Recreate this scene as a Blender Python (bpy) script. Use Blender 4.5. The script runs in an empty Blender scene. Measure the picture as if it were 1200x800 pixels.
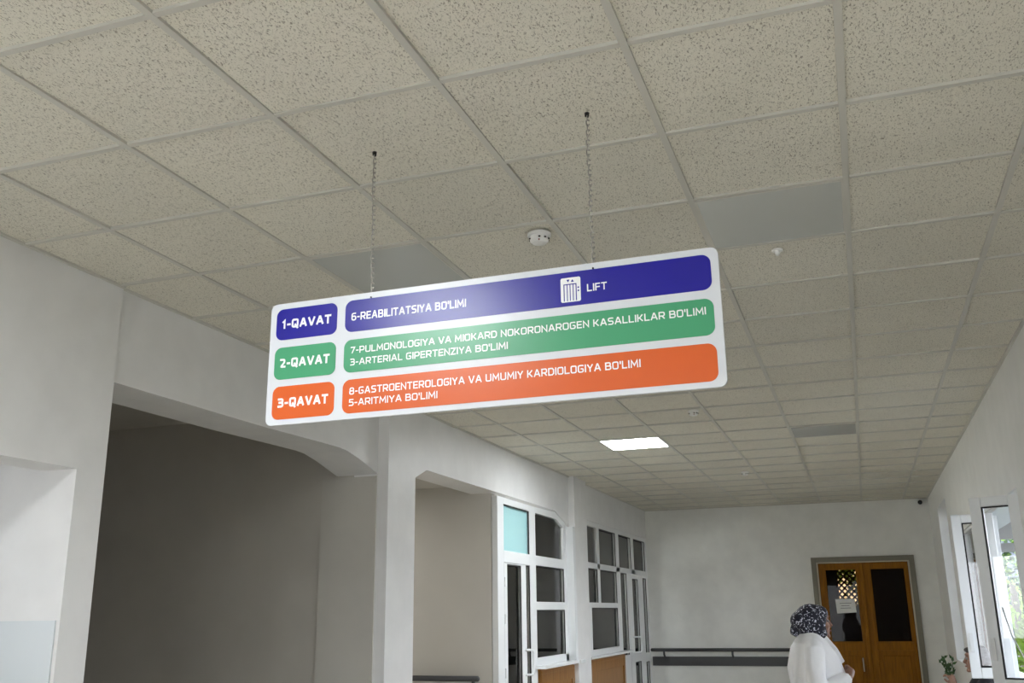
import bpy, bmesh, math, random
from mathutils import Vector, Matrix
random.seed(7)
S = bpy.context.scene
COL = S.collection
EYE = 1.55                      # camera height
H = EYE + 1.608                 # ceiling height

# ------------------------------------------------------------ camera, exposure
cd = bpy.data.cameras.new('camera'); cam = bpy.data.objects.new('camera', cd); COL.objects.link(cam)
cd.sensor_width = 36; cd.lens = 36 * 1127.6 / 1200; cd.clip_start = .02; cd.clip_end = 300
Rv = Vector((0.94227584, 0.33459867, -0.01264764)); Uv = Vector((0.10248706, -0.25224626, 0.96222047)); Wv = Vector((-0.31876737, 0.90797332, 0.27197759))
m = Matrix((Rv, Uv, -Wv)).transposed().to_4x4(); m.translation = (0, 0, EYE)
cam.matrix_world = m; S.camera = cam
S.view_settings.view_transform = 'Standard'; S.view_settings.look = 'None'
S.view_settings.gamma = 1; S.view_settings.use_curve_mapping = False
S.view_settings.exposure = 1.5
S.cycles.use_denoising = True
S.cycles.max_bounces = 10; S.cycles.diffuse_bounces = 6; S.cycles.transparent_max_bounces = 16
S.cycles.caustics_reflective = False; S.cycles.caustics_refractive = False
S.cycles.sample_clamp_indirect = 6

# ------------------------------------------------------------ sky, sun
SKY = 2.9; LAMP = 24.0; SUN = 1.3
wd = bpy.data.worlds.new('sky'); S.world = wd; wd.use_nodes = True
nt = wd.node_tree; nt.nodes.clear()
tc = nt.nodes.new('ShaderNodeTexCoord'); sx = nt.nodes.new('ShaderNodeSeparateXYZ'); rp = nt.nodes.new('ShaderNodeValToRGB')
bg = nt.nodes.new('ShaderNodeBackground'); ow = nt.nodes.new('ShaderNodeOutputWorld')
rp.color_ramp.elements[0].position = .45; rp.color_ramp.elements[0].color = (.93, .96, 1, 1)
rp.color_ramp.elements[1].position = 1.0; rp.color_ramp.elements[1].color = (.62, .78, 1, 1)
mr = nt.nodes.new('ShaderNodeMath'); mr.operation = 'MULTIPLY_ADD'; mr.inputs[1].default_value = .5; mr.inputs[2].default_value = .5
nt.links.new(tc.outputs['Generated'], sx.inputs[0]); nt.links.new(sx.outputs['Z'], mr.inputs[0]); nt.links.new(mr.outputs[0], rp.inputs[0])
nt.links.new(rp.outputs[0], bg.inputs[0]); bg.inputs[1].default_value = SKY; nt.links.new(bg.outputs[0], ow.inputs[0])
sd = bpy.data.lights.new('sun', 'SUN'); sd.energy = SUN; sd.angle = math.radians(1); sd.color = (1, .95, .86)
sun = bpy.data.objects.new('sun', sd); COL.objects.link(sun)
sun.rotation_euler = Vector((.75, -.35, -.8)).to_track_quat('-Z', 'Y').to_euler(); sun.location = (-8, -4, 12)

def portal(cx, cy, cz, w, h, direction):
    l = bpy.data.lights.new('sky_portal', 'AREA'); l.shape = 'RECTANGLE'; l.size = w; l.size_y = h
    l.cycles.is_portal = True
    o = bpy.data.objects.new('sky_portal', l); COL.objects.link(o); o.location = (cx, cy, cz)
    o.rotation_euler = Vector(direction).to_track_quat('-Z', 'Z').to_euler()
    return o

# ------------------------------------------------------------ materials
def mat(name, col, rough=.6, spec=.4, metal=0, var=0, vscale=3, bump=0, bscale=40, emit=None, estr=0, detail=4):
    mt = bpy.data.materials.new(name); mt.use_nodes = True; t = mt.node_tree; b = t.nodes['Principled BSDF']
    b.inputs['Base Color'].default_value = (*col, 1); b.inputs['Roughness'].default_value = rough
    b.inputs['Specular IOR Level'].default_value = spec; b.inputs['Metallic'].default_value = metal
    if var or bump: tcn = t.nodes.new('ShaderNodeTexCoord')
    if var:
        n = t.nodes.new('ShaderNodeTexNoise'); n.inputs['Scale'].default_value = vscale; n.inputs['Detail'].default_value = detail
        t.links.new(tcn.outputs['Object'], n.inputs['Vector'])
        r = t.nodes.new('ShaderNodeValToRGB'); r.color_ramp.elements[0].position = .3; r.color_ramp.elements[1].position = .7
        r.color_ramp.elements[0].color = (*[c * (1 - var) for c in col], 1); r.color_ramp.elements[1].color = (*[min(1, c * (1 + var)) for c in col], 1)
        t.links.new(n.outputs['Fac'], r.inputs[0]); t.links.new(r.outputs[0], b.inputs['Base Color'])
    if bump:
        n2 = t.nodes.new('ShaderNodeTexNoise'); n2.inputs['Scale'].default_value = bscale; n2.inputs['Detail'].default_value = 4
        t.links.new(tcn.outputs['Object'], n2.inputs['Vector'])
        bp = t.nodes.new('ShaderNodeBump'); bp.inputs['Strength'].default_value = bump; bp.inputs['Distance'].default_value = .01
        t.links.new(n2.outputs['Fac'], bp.inputs['Height']); t.links.new(bp.outputs[0], b.inputs['Normal'])
    if emit: b.inputs['Emission Color'].default_value = (*emit, 1); b.inputs['Emission Strength'].default_value = estr
    return mt

def wood_mat(name, c1, c2, rough=.3):
    mt = bpy.data.materials.new(name); mt.use_nodes = True; t = mt.node_tree; b = t.nodes['Principled BSDF']
    tcn = t.nodes.new('ShaderNodeTexCoord'); mp = t.nodes.new('ShaderNodeMapping'); mp.inputs['Scale'].default_value = (9, 9, .8)
    n = t.nodes.new('ShaderNodeTexNoise'); n.inputs['Scale'].default_value = 4; n.inputs['Detail'].default_value = 6; n.inputs['Distortion'].default_value = .8
    r = t.nodes.new('ShaderNodeValToRGB'); r.color_ramp.elements[0].position = .3; r.color_ramp.elements[1].position = .72
    r.color_ramp.elements[0].color = (*c1, 1); r.color_ramp.elements[1].color = (*c2, 1)
    t.links.new(tcn.outputs['Object'], mp.inputs[0]); t.links.new(mp.outputs[0], n.inputs['Vector']); t.links.new(n.outputs['Fac'], r.inputs[0])
    t.links.new(r.outputs[0], b.inputs['Base Color']); b.inputs['Roughness'].default_value = rough; b.inputs['Specular IOR Level'].default_value = .2
    return mt

def glass_mat(name, tint=(1, 1, 1), refl=1.0):
    mt = bpy.data.materials.new(name); mt.use_nodes = True; t = mt.node_tree; t.nodes.clear()
    o = t.nodes.new('ShaderNodeOutputMaterial'); mx = t.nodes.new('ShaderNodeMixShader'); tr = t.nodes.new('ShaderNodeBsdfTransparent')
    g = t.nodes.new('ShaderNodeBsdfGlossy'); g.inputs['Roughness'].default_value = .01; f = t.nodes.new('ShaderNodeFresnel'); f.inputs['IOR'].default_value = 1.5
    mu = t.nodes.new('ShaderNodeMath'); mu.operation = 'MULTIPLY'; mu.inputs[1].default_value = refl
    tr.inputs[0].default_value = (*tint, 1); t.links.new(f.outputs[0], mu.inputs[0]); t.links.new(mu.outputs[0], mx.inputs[0])
    t.links.new(tr.outputs[0], mx.inputs[1]); t.links.new(g.outputs[0], mx.inputs[2]); t.links.new(mx.outputs[0], o.inputs[0])
    return mt

def tile_mat():
    # mineral fibre: warm off-white board with short dark fissures and pin holes
    mt = bpy.data.materials.new('fissured_tile'); mt.use_nodes = True; t = mt.node_tree; b = t.nodes['Principled BSDF']
    N = t.nodes.new; L = t.links.new
    tcn = N('ShaderNodeTexCoord')
    base = (.73, .705, .62)
    def fleck(rot, sc, thr, scale):
        mp = N('ShaderNodeMapping'); mp.inputs['Rotation'].default_value = (0, 0, rot); mp.inputs['Scale'].default_value = sc
        n = N('ShaderNodeTexNoise'); n.inputs['Scale'].default_value = scale; n.inputs['Detail'].default_value = 1.5; n.inputs['Distortion'].default_value = .6
        L(tcn.outputs['Object'], mp.inputs[0]); L(mp.outputs[0], n.inputs['Vector'])
        r = N('ShaderNodeMapRange'); r.inputs['From Min'].default_value = thr; r.inputs['From Max'].default_value = thr + .05
        L(n.outputs['Fac'], r.inputs['Value']); return r.outputs[0]
    a = fleck(.5, (1, .45, 1), .635, 190); c = fleck(1.9, (1, .45, 1), .635, 205); d = fleck(0, (1, 1, 1), .65, 300)
    m1 = N('ShaderNodeMath'); m1.operation = 'MAXIMUM'; m2 = N('ShaderNodeMath'); m2.operation = 'MAXIMUM'
    L(a, m1.inputs[0]); L(c, m1.inputs[1]); L(m1.outputs[0], m2.inputs[0]); L(d, m2.inputs[1])
    big = N('ShaderNodeTexNoise'); big.inputs['Scale'].default_value = 2.2; big.inputs['Detail'].default_value = 3; L(tcn.outputs['Object'], big.inputs['Vector'])
    # tile to tile tone
    sep = N('ShaderNodeSeparateXYZ'); L(tcn.outputs['Object'], sep.inputs[0])
    def cell(sock, off):
        q = N('ShaderNodeMath'); q.operation = 'ADD'; q.inputs[1].default_value = off; L(sock, q.inputs[0])
        w = N('ShaderNodeMath'); w.operation = 'DIVIDE'; w.inputs[1].default_value = .6; L(q.outputs[0], w.inputs[0])
        f = N('ShaderNodeMath'); f.operation = 'FLOOR'; L(w.outputs[0], f.inputs[0]); return f.outputs[0]
    cb = N('ShaderNodeCombineXYZ'); L(cell(sep.outputs[0], 10 * .6 - .0954), cb.inputs[0]); L(cell(sep.outputs[1], 30 * .6 - 1.2639), cb.inputs[1])
    wn = N('ShaderNodeTexWhiteNoise'); wn.noise_dimensions = '2D'; L(cb.outputs[0], wn.inputs['Vector'])
    ad = N('ShaderNodeMath'); ad.operation = 'MULTIPLY_ADD'; ad.inputs[1].default_value = .5; L(wn.outputs['Value'], ad.inputs[0]); L(big.outputs['Fac'], ad.inputs[2])
    rr = N('ShaderNodeMapRange'); rr.inputs['From Min'].default_value = .3; rr.inputs['From Max'].default_value = 1.2; rr.inputs['To Min'].default_value = .94; rr.inputs['To Max'].default_value = 1.06
    L(ad.outputs[0], rr.inputs['Value'])
    cm = N('ShaderNodeMix'); cm.data_type = 'RGBA'; cm.inputs[6].default_value = (*base, 1); cm.inputs[7].default_value = (.34, .32, .27, 1)
    L(m2.outputs[0], cm.inputs[0])
    vm = N('ShaderNodeVectorMath'); vm.operation = 'SCALE'; L(cm.outputs[2], vm.inputs[0]); L(rr.outputs[0], vm.inputs['Scale'])
    L(vm.outputs[0], b.inputs['Base Color']); b.inputs['Roughness'].default_value = .95; b.inputs['Specular IOR Level'].default_value = .1
    inv = N('ShaderNodeMath'); inv.operation = 'SUBTRACT'; inv.inputs[0].default_value = 1; L(m2.outputs[0], inv.inputs[1])
    bu = N('ShaderNodeBump'); bu.inputs['Strength'].default_value = .6; bu.inputs['Distance'].default_value = .003; L(inv.outputs[0], bu.inputs['Height']); L(bu.outputs[0], b.inputs['Normal'])
    return mt

def scarf_mat():
    mt = bpy.data.materials.new('patterned_scarf'); mt.use_nodes = True; t = mt.node_tree; b = t.nodes['Principled BSDF']
    tcn = t.nodes.new('ShaderNodeTexCoord'); n = t.nodes.new('ShaderNodeTexNoise'); n.inputs['Scale'].default_value = 46; n.inputs['Detail'].default_value = 1; n.inputs['Distortion'].default_value = 1.5
    r = t.nodes.new('ShaderNodeValToRGB'); r.color_ramp.elements[0].position = .60; r.color_ramp.elements[1].position = .64
    r.color_ramp.elements[0].color = (.006, .007, .02, 1); r.color_ramp.elements[1].color = (.6, .62, .72, 1)
    t.links.new(tcn.outputs['Object'], n.inputs['Vector']); t.links.new(n.outputs['Fac'], r.inputs[0]); t.links.new(r.outputs[0], b.inputs['Base Color'])
    b.inputs['Roughness'].default_value = .7
    return mt

M = dict(
    wall=mat('painted_plaster', (.76, .757, .752), .42, .35, var=.035, vscale=5, bump=.12, bscale=9),
    wallright=mat('lightened_plaster', (.84, .84, .82), .5, .35, var=.03, vscale=5, bump=.1, bscale=10), wallfar=mat('dull_plaster', (.78, .78, .75), .6, .3, var=.05, vscale=4, bump=.1, bscale=12),  # right wall copy is lightened in colour to make up for weak light
    jambshade=mat('jamb_shade_tone', (.53, .51, .465), .65, .25, var=.04, vscale=3), hall=mat('stair_hall_plaster', (.50, .475, .43), .7, .25, var=.05, vscale=2.5),  # first tone is darkened to imitate shade on the jamb
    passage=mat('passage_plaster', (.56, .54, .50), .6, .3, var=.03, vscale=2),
    dado=mat('dado_paint', (.60, .64, .66), .3, .4, var=.02, vscale=2),
    floor=mat('floor_vinyl', (.64, .59, .51), .35, .4, var=.15, vscale=1.5),
    tile=tile_mat(), tee=mat('tee_enamel', (.56, .55, .50), .5, .4), dark=mat('void_board', (.05, .05, .05), .9),
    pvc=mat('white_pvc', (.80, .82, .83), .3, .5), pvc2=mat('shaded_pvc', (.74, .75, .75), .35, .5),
    glass=glass_mat('clear_glass'), dimglass=glass_mat('grey_glass', (.86, .87, .84)), brownglass=glass_mat('brown_glass', (.40, .32, .23), .18),
    film=mat('cyan_film', (.42, .70, .72), .25, .5), gasket=mat('black_gasket', (.01, .01, .01), .6),
    steel=mat('brushed_steel', (.75, .75, .73), .3, .5, 1), chain=mat('zinc_chain', (.42, .41, .38), .35, .5, 1), whitem=mat('white_enamel', (.82, .82, .80), .3, .5),
    led=mat('lit_diffuser', (.9, .9, .9), .5, .3, emit=(.93, .97, 1), estr=LAMP), ledfar=mat('far_diffuser', (.9, .9, .9), .5, .3, emit=(.93, .97, 1), estr=LAMP * .82), led3=mat('room_fill_diffuser', (.9, .9, .9), .5, .3, emit=(1, .97, .90), estr=LAMP * .85), led2=mat('passage_fill_diffuser', (.9, .9, .9), .5, .3, emit=(1, .97, .92), estr=LAMP * .24), ledoff=mat('unlit_diffuser', (.50, .52, .50), .22, .5, var=.02, vscale=1.5),
    sign=mat('sign_white', (.66, .685, .725), .29, .42), navy=mat('sign_navy', (.011, .008, .28), .29, .42), green=mat('sign_green', (.06, .33, .16), .29, .42),
    orange=mat('sign_orange', (.66, .11, .014), .29, .42), letter=mat('letter_white', (.88, .89, .90), .29, .42),
    wood=wood_mat('varnished_oak', (.20, .085, .018), (.34, .16, .04)), doorwood=wood_mat('varnished_door', (.20, .075, .0005), (.32, .125, .001), .55),
    casing=mat('olive_casing', (.20, .185, .14), .5, .4), bead=mat('cream_bead', (.55, .50, .40), .5, .4), doorroom=mat('brown_room', (.16, .11, .075), .8),
    room=mat('office_plaster', (.62, .62, .57), .8), rail=mat('grey_rail', (.055, .055, .058), .4, .4), paper=mat('paper', (.75, .75, .74), .8), ink=mat('ink', (.15, .15, .17), .8),
    coat=mat('white_cotton', (.92, .92, .94), .85, .2, bump=.5, bscale=14), skin=mat('skin', (.30, .165, .115), .5, .4, var=.06, vscale=20), scarf=scarf_mat(),
    trousers=mat('dark_trousers', (.03, .03, .035), .8), shoe=mat('dark_shoe', (.02, .018, .016), .4), hair=mat('black_hair', (.012, .009, .008), .45, .5, bump=.5, bscale=60),
    jacket=mat('dark_jacket', (.014, .014, .017), .7), eye=mat('eye_white', (.25, .24, .23), .4), lip=mat('lip', (.28, .09, .08), .5),
    leaf=mat('bright_leaf', (.17, .27, .035), .5, .3, var=.35, vscale=5), leaf2=mat('dark_leaf', (.03, .065, .018), .5, .3, var=.4, vscale=5), bark=mat('bark', (.13, .11, .09), .9),
    ground=mat('pale_concrete', (.13, .13, .12), .85, var=.12, vscale=1.2), roof=mat('blue_sheet', (.09, .115, .18), .4, .5), post=mat('grey_post', (.34, .34, .33), .5),
    house=mat('grey_render', (.13, .14, .16), .9, var=.06), shutter=mat('window_dark', (.05, .06, .07), .2), lens=mat('lens', (.004, .004, .005), .1, .6), bench=wood_mat('bench_wood', (.16, .08, .03), (.25, .13, .05)),
)

# ------------------------------------------------------------ mesh helpers
class MB:
    def __init__(s): s.v = []; s.f = []
    def poly(s, pts): n = len(s.v); s.v += [tuple(p) for p in pts]; s.f.append(tuple(range(n, n + len(pts)))); return s
    def box(s, x0, x1, y0, y1, z0, z1):
        n = len(s.v); s.v += [(x, y, z) for x in (x0, x1) for y in (y0, y1) for z in (z0, z1)]
        for f in ((0, 1, 3, 2), (4, 6, 7, 5), (0, 4, 5, 1), (2, 3, 7, 6), (0, 2, 6, 4), (1, 5, 7, 3)): s.f.append(tuple(n + i for i in f))
        return s
    def prism(s, pts, axis, a, b):
        # pts: 2D outline; axis x -> (y,z), y -> (x,z), z -> (x,y)
        def P(p, t): return {'x': (t, p[0], p[1]), 'y': (p[0], t, p[1]), 'z': (p[0], p[1], t)}[axis]
        n = len(s.v); k = len(pts); s.v += [P(p, a) for p in pts] + [P(p, b) for p in pts]
        s.f.append(tuple(n + i for i in range(k))); s.f.append(tuple(n + k + i for i in reversed(range(k))))
        for i in range(k): j = (i + 1) % k; s.f.append((n + i, n + k + i, n + k + j, n + j))
        return s
    def tube(s, pts, rad, seg=10, cap=True):
        # swept circles; rad scalar or list, an entry may be (side, up)
        P = [Vector(p) for p in pts]; k = len(P); n0 = len(s.v)
        R = rad if isinstance(rad, (list, tuple)) else [rad] * k
        t0 = (P[1] - P[0]).normalized(); up = Vector((0, 0, 1)) if abs(t0.z) < .9 else Vector((0, 1, 0))
        for i in range(k):
            t = ((P[min(i + 1, k - 1)] - P[i]).normalized() + (P[i] - P[max(i - 1, 0)]).normalized()).normalized()
            a = t.cross(up).normalized(); b = a.cross(t).normalized(); up = b
            r = R[i] if isinstance(R[i], (tuple, list)) else (R[i], R[i])
            for q in range(seg):
                w = 2 * math.pi * q / seg; s.v.append(tuple(P[i] + a * r[0] * math.cos(w) + b * r[1] * math.sin(w)))
        for i in range(k - 1):
            for q in range(seg):
                q2 = (q + 1) % seg; a = n0 + i * seg
                s.f.append((a + q, a + q2, a + seg + q2, a + seg + q))
        if cap: s.f.append(tuple(n0 + q for q in reversed(range(seg)))); s.f.append(tuple(n0 + (k - 1) * seg + q for q in range(seg)))
        return s
    def ell(s, c, r, seg=16, rings=10, rz=0):
        n = len(s.v); cr, sr = math.cos(rz), math.sin(rz)
        def ad(x, y, z): s.v.append((c[0] + x * cr - y * sr, c[1] + x * sr + y * cr, c[2] + z))
        ad(0, 0, -r[2])
        for i in range(1, rings):
            a = -math.pi / 2 + math.pi * i / rings
            for q in range(seg): w = 2 * math.pi * q / seg; ad(r[0] * math.cos(a) * math.cos(w), r[1] * math.cos(a) * math.sin(w), r[2] * math.sin(a))
        ad(0, 0, r[2]); top = len(s.v) - 1
        for q in range(seg):
            q2 = (q + 1) % seg
            s.f.append((n, n + 1 + q2, n + 1 + q)); s.f.append((top, top - seg + q, top - seg + q2))
            for i in range(rings - 2): a = n + 1 + i * seg; s.f.append((a + q, a + q2, a + seg + q2, a + seg + q))
        return s
    def rings(s, rr, seg=28):
        # stacked ellipses (z, cx, cy, rx, ry), closed
        n = len(s.v)
        for (z, cx, cy, rx, ry) in rr:
            for q in range(seg): w = 2 * math.pi * q / seg; s.v.append((cx + rx * math.cos(w), cy + ry * math.sin(w), z))
        for i in range(len(rr) - 1):
            for q in range(seg): q2 = (q + 1) % seg; a = n + i * seg; s.f.append((a + q, a + q2, a + seg + q2, a + seg + q))
        s.f.append(tuple(n + q for q in reversed(range(seg)))); s.f.append(tuple(n + (len(rr) - 1) * seg + q for q in range(seg)))
        return s
    def build(s, name, material, parent=None, smooth=False, bevel=0, fix=True):
        me = bpy.data.meshes.new(name)
        off = Vector(parent['_o']) if parent is not None and '_o' in parent else Vector((0, 0, 0))
        me.from_pydata([tuple(Vector(v) - off) for v in s.v], [], s.f); me.materials.append(material)
        if fix:
            bm = bmesh.new(); bm.from_mesh(me); bmesh.ops.recalc_face_normals(bm, faces=bm.faces); bm.to_mesh(me); bm.free()
        if smooth:
            for p in me.polygons: p.use_smooth = True
        o = bpy.data.objects.new(name, me); COL.objects.link(o)
        if parent is not None:
            o.parent = parent
            if '_o' in parent: o['_o'] = parent['_o']
        if bevel:
            b = o.modifiers.new('bevel', 'BEVEL'); b.width = bevel; b.segments = 2; b.limit_method = 'ANGLE'
        return o

def tag(o, label, cat, group=None, kind=None):
    o['label'] = label; o['category'] = cat
    if group: o['group'] = group
    if kind: o['kind'] = kind
    return o
def thing(name, loc, label, cat, group=None, kind=None):
    o = bpy.data.objects.new(name, None); COL.objects.link(o); o.location = loc; o['_o'] = list(loc); o.empty_display_size = .1
    return tag(o, label, cat, group, kind)
def struct(name, mb, material, label, cat, bevel=0):
    return tag(mb.build(name, material, bevel=bevel), label, cat, kind='structure')
def remesh(o, vox, smooth=4):
    r = o.modifiers.new('remesh', 'REMESH'); r.mode = 'VOXEL'; r.voxel_size = vox; r.use_smooth_shade = True
    s = o.modifiers.new('smooth', 'SMOOTH'); s.factor = .5; s.iterations = smooth
    return o
def copy_tree(o, parent=None):
    c = o.copy(); COL.objects.link(c)
    if parent is not None: c.parent = parent
    for ch in o.children: copy_tree(ch, c)
    return c

# ============================================================ ROOM SHELL
Y0, Y1 = -6.0, 16.0; XL, XB, X3, XR = -3.38, -3.40, -3.31, 1.05
struct('floor', MB().box(-9.2, 1.4, Y0 - .3, 19.2, -.2, 0), M['floor'], 'brown vinyl floor of the corridor', 'floor')

# ceiling tiles, each board slightly off level, resting in the tee grid
GX, GY = .0954, 1.2639
led_cells = {(-4, -10): 1, (-4, -1): 1, (-4, 4): 0, (-1, 4): 0, (-4, 13): 1, (-1, 13): 0}
tiles = MB()
for i in range(-6, 2):
    for j in range(-13, 25):
        if (i, j) in led_cells: continue
        x0, x1 = max(GX + .6 * i, -3.42), min(GX + .6 * (i + 1), XR + .02); y0, y1 = max(GY + .6 * j, Y0 - .02), min(GY + .6 * (j + 1), Y1 + .02)
        if x1 <= x0 or y1 <= y0: continue
        b = H + .0095; d = [b + random.uniform(-.0045, .0045) for _ in range(4)]
        tiles.poly([(x0, y0, d[0]), (x0, y1, d[1]), (x1, y1, d[2]), (x1, y0, d[3])])
ceil = tiles.build('ceiling', M['tile'], fix=False); tag(ceil, 'suspended ceiling of pitted off-white mineral tiles', 'ceiling', kind='structure')
grid = MB()
for i in range(-5, 2): x = GX + .6 * i; grid.box(x - .012, x + .012, Y0, Y1, H, H + .025)
xs = [-3.42] + [GX + .6 * i for i in range(-5, 2)] + [XR]
for j in range(-12, 25):
    y = GY + .6 * j
    for a, b in zip(xs, xs[1:]):
        grid.box(a + .0125, b - .0125, y - .0105, y + .0105, H + .0006, H + .022)
struct('trim_1', grid, M['tee'], 'pale grey metal grid between the ceiling tiles', 'ceiling grid')
ang = MB().box(XR - .02, XR, Y0, Y1, H - .002, H + .02).box(-3.42, XL + .018, Y0, 3.70, H - .002, H + .02).box(-3.42, XB + .018, 3.70, 6.55, H - .002, H + .02).box(-3.42, X3 + .018, 6.55, 16, H - .002, H + .02).box(-3.3, XR, Y1 - .02, Y1, H - .002, H + .02)
struct('trim_2', ang, M['tee'], 'thin metal edge angle where ceiling meets walls', 'edge trim')
struct('roof_slab', MB().box(-9.3, 1.45, Y0 - .4, 19.4, H + .14, H + .35), M['dark'], 'concrete slab above the ceiling', 'roof')

def yz(pts): return [(y, z + EYE) for y, z in pts]
zt = H - EYE + .03
# left wall near the camera, with the passage opening
wl = MB()
wl.box(-3.58, XL, Y0, 1.2, 0, H + .03).box(-3.58, XL, 1.2, 3.52, EYE + .672, H + .03)
wl.box(-3.58, XL, 3.52, 3.70, 0, H + .03)
struct('wall_left_near', wl, M['wall'], 'white plaster wall at far left with a passage opening', 'wall')
struct('wall_passage', MB().box(-9, -3.58, 3.52, 3.70, 0, H + .1), M['wall'], 'brightly lit white side wall of the passage at far left', 'wall')
struct('trim_3', MB().box(-9, -3.40, 3.512, 3.52, 0, EYE - .004), M['dado'], 'pale blue-grey painted dado low on the lit passage wall', 'dado')
struct('wall_passage_end', MB().box(-9.2, -9, 0.9, 3.7, 0, H).box(-9, -6.1, 1.0, 1.2, 0, H).box(-4.9, -3.58, 1.0, 1.2, 0, H).box(-6.1, -4.9, 1.0, 1.2, 0, 1.1).box(-6.1, -4.9, 1.0, 1.2, 2.3, H).box(-9, -3.58, 1.2, 3.52, 2.75, 2.85), M['wall'], 'rear wall and lid of the far left passage', 'wall')
# arched beam over the dark stair hall
bm_out = [(3.70, zt), (6.56, zt), (6.56, 1.0), (6.637, 1.0)]
beam = [(3.70, 1.128), (5.0, 1.132), (5.644, 1.143), (5.957, 1.147), (6.068, 1.142), (6.242, 1.112), (6.384, 1.078), (6.56, 1.035), (6.60, 1.025), (6.60, zt), (3.70, zt)]
struct('wall_left_beam', MB().prism(yz(beam), 'x', -3.75, XB), M['wall'], 'white beam with curved end above the dark opening', 'wall')
# stair hall
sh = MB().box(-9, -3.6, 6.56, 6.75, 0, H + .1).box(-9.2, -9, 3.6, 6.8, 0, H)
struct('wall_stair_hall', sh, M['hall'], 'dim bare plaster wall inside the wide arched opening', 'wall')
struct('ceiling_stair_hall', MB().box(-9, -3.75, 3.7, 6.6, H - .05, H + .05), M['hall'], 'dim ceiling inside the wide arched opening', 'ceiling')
# pier and arched wall with passage and first glazed unit
arch = [(6.56, -EYE), (7.04, -EYE), (7.04, 1.062), (7.256, 1.15), (10.86, 1.15), (11.34, 1.03), (11.34, -EYE), (11.43, -EYE), (11.43, zt), (6.56, zt)]
struct('wall_left_arch', MB().prism(yz(arch), 'x', -3.6, X3), M['wall'], 'white glossy plaster wall with a wide flat arch', 'wall')
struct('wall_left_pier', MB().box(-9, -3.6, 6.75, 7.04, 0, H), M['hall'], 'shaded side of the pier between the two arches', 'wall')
struct('wall_jamb_shade', MB().box(-3.87, -3.402, 6.548, 6.56, 0, EYE + 1.02), M['jambshade'], 'sheet over the jamb of the wide dark opening, shade put into its colour', 'wall')  # laid over the white jamb, its darker colour carries on the hall's dimness
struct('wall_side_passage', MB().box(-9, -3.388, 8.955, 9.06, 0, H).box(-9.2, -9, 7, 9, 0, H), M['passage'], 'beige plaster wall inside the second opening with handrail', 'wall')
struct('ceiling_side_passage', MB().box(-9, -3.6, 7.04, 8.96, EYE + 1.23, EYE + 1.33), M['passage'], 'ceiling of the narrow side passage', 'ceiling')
struct('wall_left_pilaster', MB().box(-3.6, X3 + .075, 11.43, 11.99, 0, H + .03), M['wall'], 'white pilaster between the two glazed units', 'pilaster', bevel=.004)
w4 = [(11.99, zt), (11.99, 1.085), (12.2, 1.16), (16, 1.16), (16, zt)]
struct('wall_left_far', MB().prism(yz(w4), 'x', -3.6, X3 - .005), M['wall'], 'white wall above the second glazed unit', 'wall')
# rooms behind the glazing
struct('wall_office', MB().box(-7.2, -7, 9.06, 9.3, 0, H).box(-7.2, -7, 11.2, 12.2, 0, H).box(-7.2, -7, 14.6, 16.2, 0, H).box(-7.2, -7, 9.3, 11.2, 0, 1).box(-7.2, -7, 9.3, 11.2, 2.4, H).box(-7.2, -7, 12.2, 14.6, 0, 1).box(-7.2, -7, 12.2, 14.6, 2.4, H).box(-7, -3.6, 16.0, 16.2, 0, H).box(-7, -3.6, 11.6, 11.72, 0, H), M['room'], 'grey walls of the rooms behind the glazing', 'wall')  # gaps in the back wall are unseen, added to let sky brighten the rooms
struct('ceiling_office', MB().box(-7, -3.6, 9.06, 16, 2.85, 2.95), M['room'], 'ceiling of the rooms behind the glazing', 'ceiling')
# end wall
ew = MB().box(-3.6, -.66, Y1, Y1 + .2, 0, H + .03).box(.67, XR + .35, Y1, Y1 + .2, 0, H + .03).box(-.66, .67, Y1, Y1 + .2, EYE + .70, H + .03)
struct('wall_end', ew, M['wallfar'], 'grey plaster end wall of the corridor', 'wall')
br = MB().box(-2, -1.9, 16.2, 19, 0, H).box(1.2, 1.3, 16.2, 19, 0, H)
br.box(-2, -.44, 19, 19.1, 0, H).box(-.08, 1.3, 19, 19.1, 0, H).box(-.44, -.08, 19, 19.1, 0, EYE + .05).box(-.44, -.08, 19, 19.1, EYE + .70, H).box(-1.9, 1.2, 16.2, 19, 2.9, 3.0)
struct('wall_back_room', br, M['doorroom'], 'dark brown room behind the wooden door', 'wall')
# right wall with openings
wr = MB(); XO = XR + .35
wins = [(-4.6, -1.0, .95, 2.45), (3.7, 6.5, .95, 2.65), (7.38, 12.6, .92, EYE + .79), (13.1, 14.42, .9, EYE + 1.31)]
yprev = Y0
for (a, b, z0, z1) in wins:
    wr.box(XR, XO, yprev, a, 0, H + .03).box(XR, XO, a, b, 0, z0).box(XR, XO, a, b, z1, H + .03); yprev = b
wr.box(XR, XO, yprev, Y1, 0, H + .03)
struct('wall_right', wr, M['wallright'], 'white right-hand wall with deep window openings', 'wall')
struct('sky_block_wall', MB().box(4.5, 4.7, 5.0, 9.6, -.4, 2.5), M['house'], 'unseen grey wall added opposite the windows to block sky light', 'wall')  # added out of view to cut low sky light through the windows
struct('roof_awning', MB().box(1.4, 4.2, 7.0, 10.6, 2.72, 2.80).box(4.1, 4.2, 7.0, 10.6, 2.55, 2.72), M['roof'], 'sheet awning over the right-hand windows outside', 'awning')
struct('wall_rear', MB().box(-3.6, -2.6, Y0 - .2, Y0, 0, H).box(.3, XO, Y0 - .2, Y0, 0, H).box(-2.6, .3, Y0 - .2, Y0, 2.6, H), M['wall'], 'rear wall with a glazed entrance behind the viewpoint', 'wall')
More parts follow.
